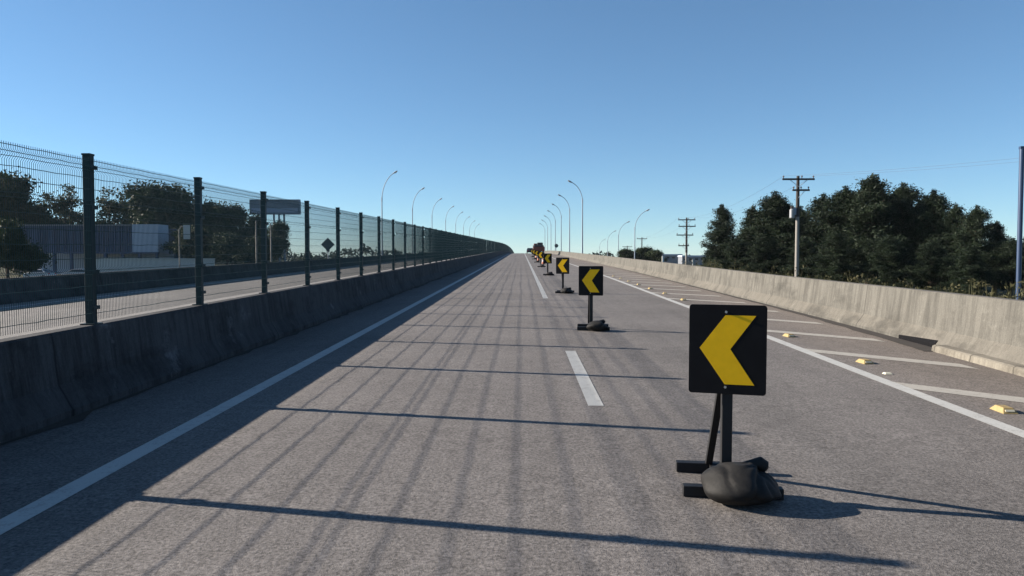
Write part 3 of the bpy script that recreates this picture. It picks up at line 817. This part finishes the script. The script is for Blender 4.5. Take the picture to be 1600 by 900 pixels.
def broad_tree(seed, H, Wd, nclump=55, sparse=1.0, mat='leaf', name='broadleaf_tree', trunk=.35, leaf=.22, nleaf=150):
    rs = np.random.RandomState(seed); t = empty(name)
    tm = MB(); fork = np.array([0, 0, H * trunk]); tm.tube([(0, 0, -.2), (.08, 0, H * trunk * .5), fork], [.03 * H, .023 * H, .018 * H], 8)
    lobes = []
    for i in range(9):
        an = rs.uniform(0, 6.283); rr = rs.uniform(.25, .75); zz = rs.uniform(.42, .88)
        lobes.append((np.array([math.cos(an) * Wd * rr * (1.25 - zz * .6), math.sin(an) * Wd * rr * (1.25 - zz * .6), H * zz]), rs.uniform(.26, .42) * Wd))
    lobes.append((np.array([0, 0, H * .86]), Wd * .36))
    for c, r_ in lobes:
        mid = fork + (c - fork) * .5 + rs.normal(0, .2, 3)
        tm.tube([fork, mid, c], [.014 * H, .009 * H, .003 * H], 6, cap=False)
    cs = []; sp = []
    for i in range(nclump):
        c, r_ = lobes[i % len(lobes)]
        u_ = rs.normal(0, 1, 3); u_ /= np.linalg.norm(u_)
        q = c + u_ * r_ * rs.uniform(.35, 1.05) * np.array([1, 1, .8]); q[2] = min(q[2], H * 1.0)
        cs.append(q); sp.append(.085 * Wd * rs.uniform(.7, 1.25) * sparse)
        if i % 3 == 0: tm.tube([c, q], [.004 * H, .0015 * H], 4, cap=False)
    v, f = leaves(np.array(cs), np.array(sp)[:, None], nleaf, leaf, rs, .5, .2)
    tm.build('trunk', M['bark'], t, smooth=True); fast_mesh('crown', v, f, M[mat], t)
    return t
PG = 'pine trees beyond the right barrier'
protoP = [pine_tree(s_, 10, w_, d_, l_) for s_, w_, d_, l_ in ((21, 3.1, 1.25, .15), (22, 3.5, 1.35, -.2), (23, 2.7, 1.05, .25), (24, 3.3, 1.2, 0.0))]
# (pixel x, top pixel y, distance, prototype, width factor, label)
pines = [
    (1132, 319, 74, 2, .85, 'leftmost pine of the grove, narrow and shorter than the next'),
    (1176, 322, 72, 0, .85, 'pine between the leftmost pine and the pointed one left of the utility pole'),
    (1211, 299, 70, 3, .95, 'pointed pine just left of the pale utility pole'),
    (1228, 313, 76, 1, .80, 'pine standing directly behind the pale utility pole'),
    (1283, 303, 74, 2, .95, 'shorter pine just right of the pale utility pole'),
    (1326, 291, 66, 1, .95, 'broad pine left of the tallest pine of the grove'),
    (1362, 273, 64, 0, 1.05, 'tallest pine in the middle of the grove'),
    (1412, 286, 66, 3, 1.0, 'pine with rounded top right of the tallest pine'),
    (1465, 296, 62, 2, .9, 'pointed pine in the right half of the grove'),
    (1437, 318, 76, 1, .9, 'shaded pine filling the gap left of the pointed right hand pine'),
    (1493, 318, 60, 0, .75, 'thin shaded pine between the pointed one and the open crowned one'),
    (1527, 321, 56, 3, .80, 'pine with an open crown near the right edge of the grove'),
    (1580, 372, 54, 1, .8, 'low pine at the right edge of the view'),
    (1612, 366, 56, 2, .9, 'low pine partly cut off by the right edge of the view'),
    (1556, 346, 60, 0, .85, 'pine filling the gap right of the open crowned pine'),
    (1445, 306, 70, 0, .9, 'broad shaded pine directly left of the pointed right hand pine'),
    (1250, 322, 80, 3, .9, 'pine peeping out behind the transformer of the pale utility pole'),
    (1108, 388, 78, 1, .55, 'small bushy young pine at the left foot of the grove'),
    (1255, 372, 62, 3, .9, 'low young pine at the foot of the pale utility pole'),
    (1305, 362, 58, 0, .9, 'low young pine in front of the grove, right of the pale utility pole'),
    (1390, 368, 56, 1, .9, 'low young pine below the tallest pine'),
    (1455, 375, 54, 3, .9, 'low young pine below the pointed right hand pine'),
    (1518, 382, 50, 0, .9, 'low young pine below the open crowned pine'),
    (1150, 372, 66, 3, .8, 'low young pine below the leftmost pine'),
    (1195, 366, 64, 1, .8, 'low young pine left of the pale utility pole'),
]
used = set()
for i, (x, y, d, k, wf, lab) in enumerate(pines):
    o = protoP[k] if k not in used else copy_tree(protoP[k]); used.add(k)
    p = px(x, y, d); h_ = p.z - GZ
    low = y > 350
    wid = wf * h_ / 10 * (1.48 if not low else 1.9)
    o.location = (p.x, d, GZ); o.scale = (wid, wid, h_ / 10); o.rotation_euler = (0, 0, rnd.uniform(0, 6.28))
    tag(o, lab, 'tree', PG)
# left trees
LG = 'broadleaf trees beyond the opposite road'
protoB = [broad_tree(31, 16, 8.5, 130, 1.1, 'leaf', leaf=.30, nleaf=170), broad_tree(32, 16, 7, 60, .95, 'leaf_pale', leaf=.26, nleaf=90), broad_tree(33, 16, 9.5, 150, 1.15, 'leaf', leaf=.30, nleaf=170)]
left = [
    (22, 276, 165, 0, .95, 'dense dark tree at the left edge, seen through the fence'),
    (-45, 290, 160, 2, .9, 'dense tree just outside the left edge of the view'),
    (100, 291, 172, 1, 1.0, 'sparse grey green tree left of the first fence post'),
    (58, 318, 185, 1, .8, 'loose low tree between the dense left tree and the sparse one'),
    (172, 296, 175, 1, 1.05, 'sparse tree just right of the first fence post'),
    (205, 318, 185, 0, .75, 'rounded tree behind the pale end of the warehouse'),
    (262, 297, 165, 2, .95, 'large domed dark tree between the first two fence posts'),
    (322, 318, 168, 0, .85, 'dark tree behind the second fence post'),
    (362, 326, 162, 2, .72, 'dark tree between the second and third fence posts'),
    (398, 338, 158, 0, .66, 'dark tree with sloping crown behind the third fence post'),
    (432, 352, 150, 2, .55, 'lowest dark tree of the left clump, beneath the billboard'),
    (10, 345, 62, 0, .95, 'dark rounded bushy tree at the left edge in front of the warehouse'),
    (300, 360, 140, 2, .8, 'low dark tree behind the small white board'),
    (355, 365, 135, 0, .8, 'low dark tree right of the second fence post'),
    (405, 372, 132, 2, .7, 'low dark tree at the foot of the sloping one'),
]
used = set()
for i, (x, y, d, k, wf, lab) in enumerate(left):
    o = protoB[k] if k not in used else copy_tree(protoB[k]); used.add(k)
    p = px(x, y, d); h_ = p.z - GZ
    kw = wf * (1.12 * h_ / 16 if y < 355 else h_ / 8.5)
    o.location = (p.x, d, GZ); o.scale = (kw, kw, h_ / 16); o.rotation_euler = (0, 0, rnd.uniform(0, 6.28))
    tag(o, lab, 'tree', LG)
# round bushes right of the crest
for i, (x, y, d, wf, lab) in enumerate(((982, 392, 150, 1.3, 'small round bush below the farthest utility pole'), (1010, 387, 155, 1.3, 'round bushy tree below the small distant utility pole'), (1024, 393, 150, 1.2, 'low bush at the right of the round bushy tree'))):
    o = copy_tree(protoB[0 if i % 2 else 2]); p = px(x, y, d); h_ = p.z - GZ
    o.location = (p.x, d, GZ); o.scale = (wf * h_ / 16, wf * h_ / 16, h_ / 16); o.rotation_euler = (0, 0, i * 2.0)
    o.name = 'bush'; tag(o, lab, 'bush', 'bushes behind the right barrier')
# far-off woods along the horizon, one mass
rs = np.random.RandomState(77)
cs = []; sp = []
for i in range(900):
    an = rs.uniform(R(-52), R(52)); d = rs.uniform(420, 620)
    hmax = 9 + 4 * math.sin(an * 23) + 3 * math.sin(an * 57 + 1)
    if an > .02: hmax *= .55
    cs.append((math.sin(an) * d, math.cos(an) * d, GZ + rs.uniform(.5, max(2.5, hmax)) * rs.uniform(.5, 1))); sp.append(rs.uniform(1.2, 2.2))
cs = np.array(cs); keep = ~((np.abs(cs[:, 0] + 5) < 36)); cs = cs[keep]; sp = np.array(sp)[keep][:, None]
v, f = leaves(cs, sp, 40, 1.0, rs, .6, .1)
o = fast_mesh('distant_woods', v, f, M['far_leaf']); tag(o, kind='stuff', label='low dark wood along the horizon far behind the roads', cat='woods')
# hedge just past the opposite barrier, and weeds behind the right barrier
rs = np.random.RandomState(5); cs = []
for i in range(520):
    d = rs.uniform(104, 170); x = -27 - rs.uniform(0, 6) - d * .05
    cs.append((x, d, rz(d) * .0 + GZ + rs.uniform(.2, 2.4 + .5 * math.sin(d * .4))))
v, f = leaves(np.array(cs), .42, 60, .16, rs, .5, .2)
o = fast_mesh('scrub', v, f, M['leaf']); tag(o, kind='stuff', label='dark scrub along the edge beyond the opposite barrier', cat='scrub')
rs = np.random.RandomState(8); V = []; Fq = []
for i in range(2600):
    d = 6.5 + 34 * rs.uniform() ** 1.4; x = float(barrier_x(d)) + .5 + rs.uniform(0, 1.8)
    h_ = rs.uniform(.35, .85) + .38 * max(0, math.sin(d * 1.7) * math.sin(d * .63 + 1)) + (.12 if d < 16 else 0)
    b = np.array([x, d, rz(d) - .12]); ln = rs.normal(0, .10, 2); az = rs.uniform(0, 3.14); wv = np.array([math.cos(az), math.sin(az), 0]) * rs.uniform(.004, .010)
    m_ = b + np.array([ln[0] * .4, ln[1] * .4, h_ * .6]); tp = b + np.array([ln[0], ln[1], h_])
    n = len(V); V += [b - wv, b + wv, m_ + wv, m_ - wv, tp + wv * .3, tp - wv * .3]; Fq += [(n, n + 1, n + 2, n + 3), (n + 3, n + 2, n + 4, n + 5)]
    if rs.uniform() < .6:
        lv, lf = leaves(tp[None] - np.array([[0, 0, .06]]), .045, 5, .035, rs, .4, .6); n = len(V); V += list(lv); Fq += [tuple(q + n) for q in lf]
o = fast_mesh('weeds', V, Fq, M['weed']); tag(o, kind='stuff', label='dry weeds poking up behind the right barrier', cat='weeds')

# ------------------------------------------------------------------ vehicles
def wheel(parent, x, y, r, w):
    m = MB(); m.tube([(x - w / 2, y, r), (x - w / 2 + .03, y, r), (x + w / 2 - .03, y, r), (x + w / 2, y, r)], [r * .93, r, r, r * .93], 20)
    o = m.build('wheel', M['tyre'], parent, smooth=True)
    s = 1 if x > 0 else -1
    m = MB(); m.tube([(x + s * w * .5, y, r), (x + s * (w * .5 + .015), y, r)], r * .58, 14); m.build('rim', M['rim'], o)
def make_car(paint):
    t = empty('parked_car')
    side = [(-2.05, .32), (2.05, .32), (2.12, .55), (2.05, .82), (1.25, .95), (.55, 1.42), (-.95, 1.45), (-1.75, .98), (-2.08, .92), (-2.14, .6)]
    m = MB(); n = len(side)
    for sx_, k in ((-1, 0), (1, 0)):
        m.v += [(sx_ * (.84 if z < 1.0 else .64), y, z) for y, z in side]
    m.f = [tuple(range(n)), tuple(range(2 * n - 1, n - 1, -1))] + [(i, (i + 1) % n, (i + 1) % n + n, i + n) for i in range(n)]
    m.build('body', paint, t, bevel=.05)
    for ya, za, yb, zb, nm in ((-1.66, 1.04, -1.02, 1.40, 'rear_window'), (1.16, 1.02, .62, 1.37, 'windscreen')):
        s = MB(); off = .012 if nm == 'rear_window' else -.012
        nrm = Vector((0, -(zb - za), (yb - ya))).normalized() * .02
        if nrm.z < 0: nrm = -nrm
        s.add([Vector((-.70, ya, za)) + nrm, Vector((.70, ya, za)) + nrm, Vector((.58, yb, zb)) + nrm, Vector((-.58, yb, zb)) + nrm], [(0, 1, 2, 3)]); s.build(nm, M['window'], t)
    for sg in (-1, 1):
        s = MB(); s.add([(sg * .842, -1.45, 1.0), (sg * .842, 1.05, 1.0), (sg * .675, .55, 1.37), (sg * .675, -.95, 1.39)], [(0, 1, 2, 3)]); s.v = [(x + sg * .012, y, z) for x, y, z in s.v]; s.build('side_window', M['window'], t)
        for y in (-1.3, 1.32): wheel(t, sg * .76, y, .32, .2)
        s = MB(); s.box((sg * .62, -2.10, .80), (.26, .05, .16)); s.build('tail_light', M['taillight'], t)
        s = MB(); s.box((sg * .60, 2.06, .70), (.30, .06, .14)); s.build('headlight', M['headlight'], t)
    s = MB(); s.box((0, -2.13, .42), (1.6, .12, .2)); s.build('bumper', M['dark'], t, bevel=.03)
    return t
c0 = make_car(M['cardark']); c0.location = (2.15, 190, rz(190)); c0.rotation_euler = (slope_at(190), 0, 0)
tag(c0, 'dark car seen from behind near the crest of the road', 'car')
c1 = make_car(M['carwhite']); p = px(62, 420, 108); c1.location = (p.x, 108, GZ); c1.rotation_euler = (0, 0, R(80))
tag(c1, 'white car parked before the warehouse, left of the first fence post', 'car', 'white cars parked by the warehouse')
c2 = copy_tree(c1); p = px(122, 420, 112); c2.location = (p.x, 112, GZ); c2.rotation_euler = (0, 0, R(95))
tag(c2, 'white car parked before the warehouse, directly beside the first fence post', 'car', 'white cars parked by the warehouse')
# red truck
t = empty('work_truck', (3.45, 148, rz(148)), (slope_at(148), 0, 0))
s = MB(); s.box((0, 2.6, .72), (.9, 6.4, .22)); s.build('chassis', M['dark'], t)
s = MB(); s.box((0, 1.9, .92), (2.25, 4.6, .12)); s.box((0, -.42, 1.32), (2.25, .08, .74)); s.box((0, 4.24, 1.45), (2.25, .08, 1.0))
for x in (-1.1, 1.1): s.box((x, 1.9, 1.32), (.07, 4.5, .74))
bed = s.build('bed', M['red'], t)
s = MB(); s.box((-.1, 1.9, 1.75), (1.8, 3.9, .55)); s.box((.25, 1.4, 2.25), (1.1, 2.2, .55)); s.build('load', M['tarp'], t, bevel=.12)
s = MB(); s.prism([(-1.02, .75), (1.02, .75), (1.02, 1.7), (.9, 2.35), (-.9, 2.35), (-1.02, 1.7)], 4.45, 6.1); cab = s.build('cab', M['red'], t, bevel=.06)
s = MB(); s.box((0, 4.44, 1.95), (1.4, .02, .5)); s.build('rear_window', M['window'], cab)
s = MB(); s.box((0, 6.11, 1.9), (1.7, .02, .65)); s.build('windscreen', M['window'], cab)
for x in (-.95, .95):
    for y in (.4, 5.2): wheel(t, x, y, .46, .28)
    s = MB(); s.box((x * .95, -.48, .95), (.3, .05, .14)); s.build('tail_light', M['taillight'], t)
s = MB(); s.box((0, -.46, .62), (2.1, .08, .14)); s.build('bumper', M['carwhite'], t)
tag(t, 'red work truck with a dark covered load stopped on the closed lane', 'truck')
# traffic cones leading up to the truck
tc = empty('traffic_cone')
s = MB(); s.box((0, 0, .02), (.40, .40, .04)); s.build('base', M['tyre'], tc, bevel=.008)
s = MB(); s.tube([(0, 0, .04), (0, 0, .74), (0, 0, .75)], [.15, .035, .028], 18); body = s.build('cone', M['orange'], tc, smooth=True)
for z0, z1 in ((.26, .38), (.50, .60)):
    s = MB(); r0 = .15 - .115 * (z0 - .04) / .7; r1 = .15 - .115 * (z1 - .04) / .7
    s.tube([(0, 0, z0), (0, 0, z1)], [r0 + .003, r1 + .003], 18); s.build('band', M['carwhite'], body, smooth=True)
for i, (x, d) in enumerate(((2.05, 70), (2.0, 88), (2.15, 106), (2.3, 118), (2.5, 130), (2.9, 138))):
    o = tc if i == 0 else copy_tree(tc); o.location = (x, d, rz(d)); o.rotation_euler = (slope_at(d), 0, i * .7)
    tag(o, f'{order[i]} orange traffic cone from the camera, before the red truck', 'traffic cone', 'orange cones before the truck')

# ------------------------------------------------------------------ thin air haze round everything
hm = MB(); hm.box((0, 1100, 20), (5400, 3200, 46))
hz_m = bpy.data.materials.new('pale_haze'); hz_m.use_nodes = True; t_ = hz_m.node_tree; t_.nodes.clear()
pv_ = t_.nodes.new('ShaderNodeVolumePrincipled'); pv_.inputs['Color'].default_value = (.80, .88, .96, 1); pv_.inputs['Density'].default_value = .00007; pv_.inputs['Anisotropy'].default_value = 0.0
ou_ = t_.nodes.new('ShaderNodeOutputMaterial'); t_.links.new(pv_.outputs[0], ou_.inputs['Volume'])
o = hm.build('haze', hz_m); tag(o, kind='stuff')
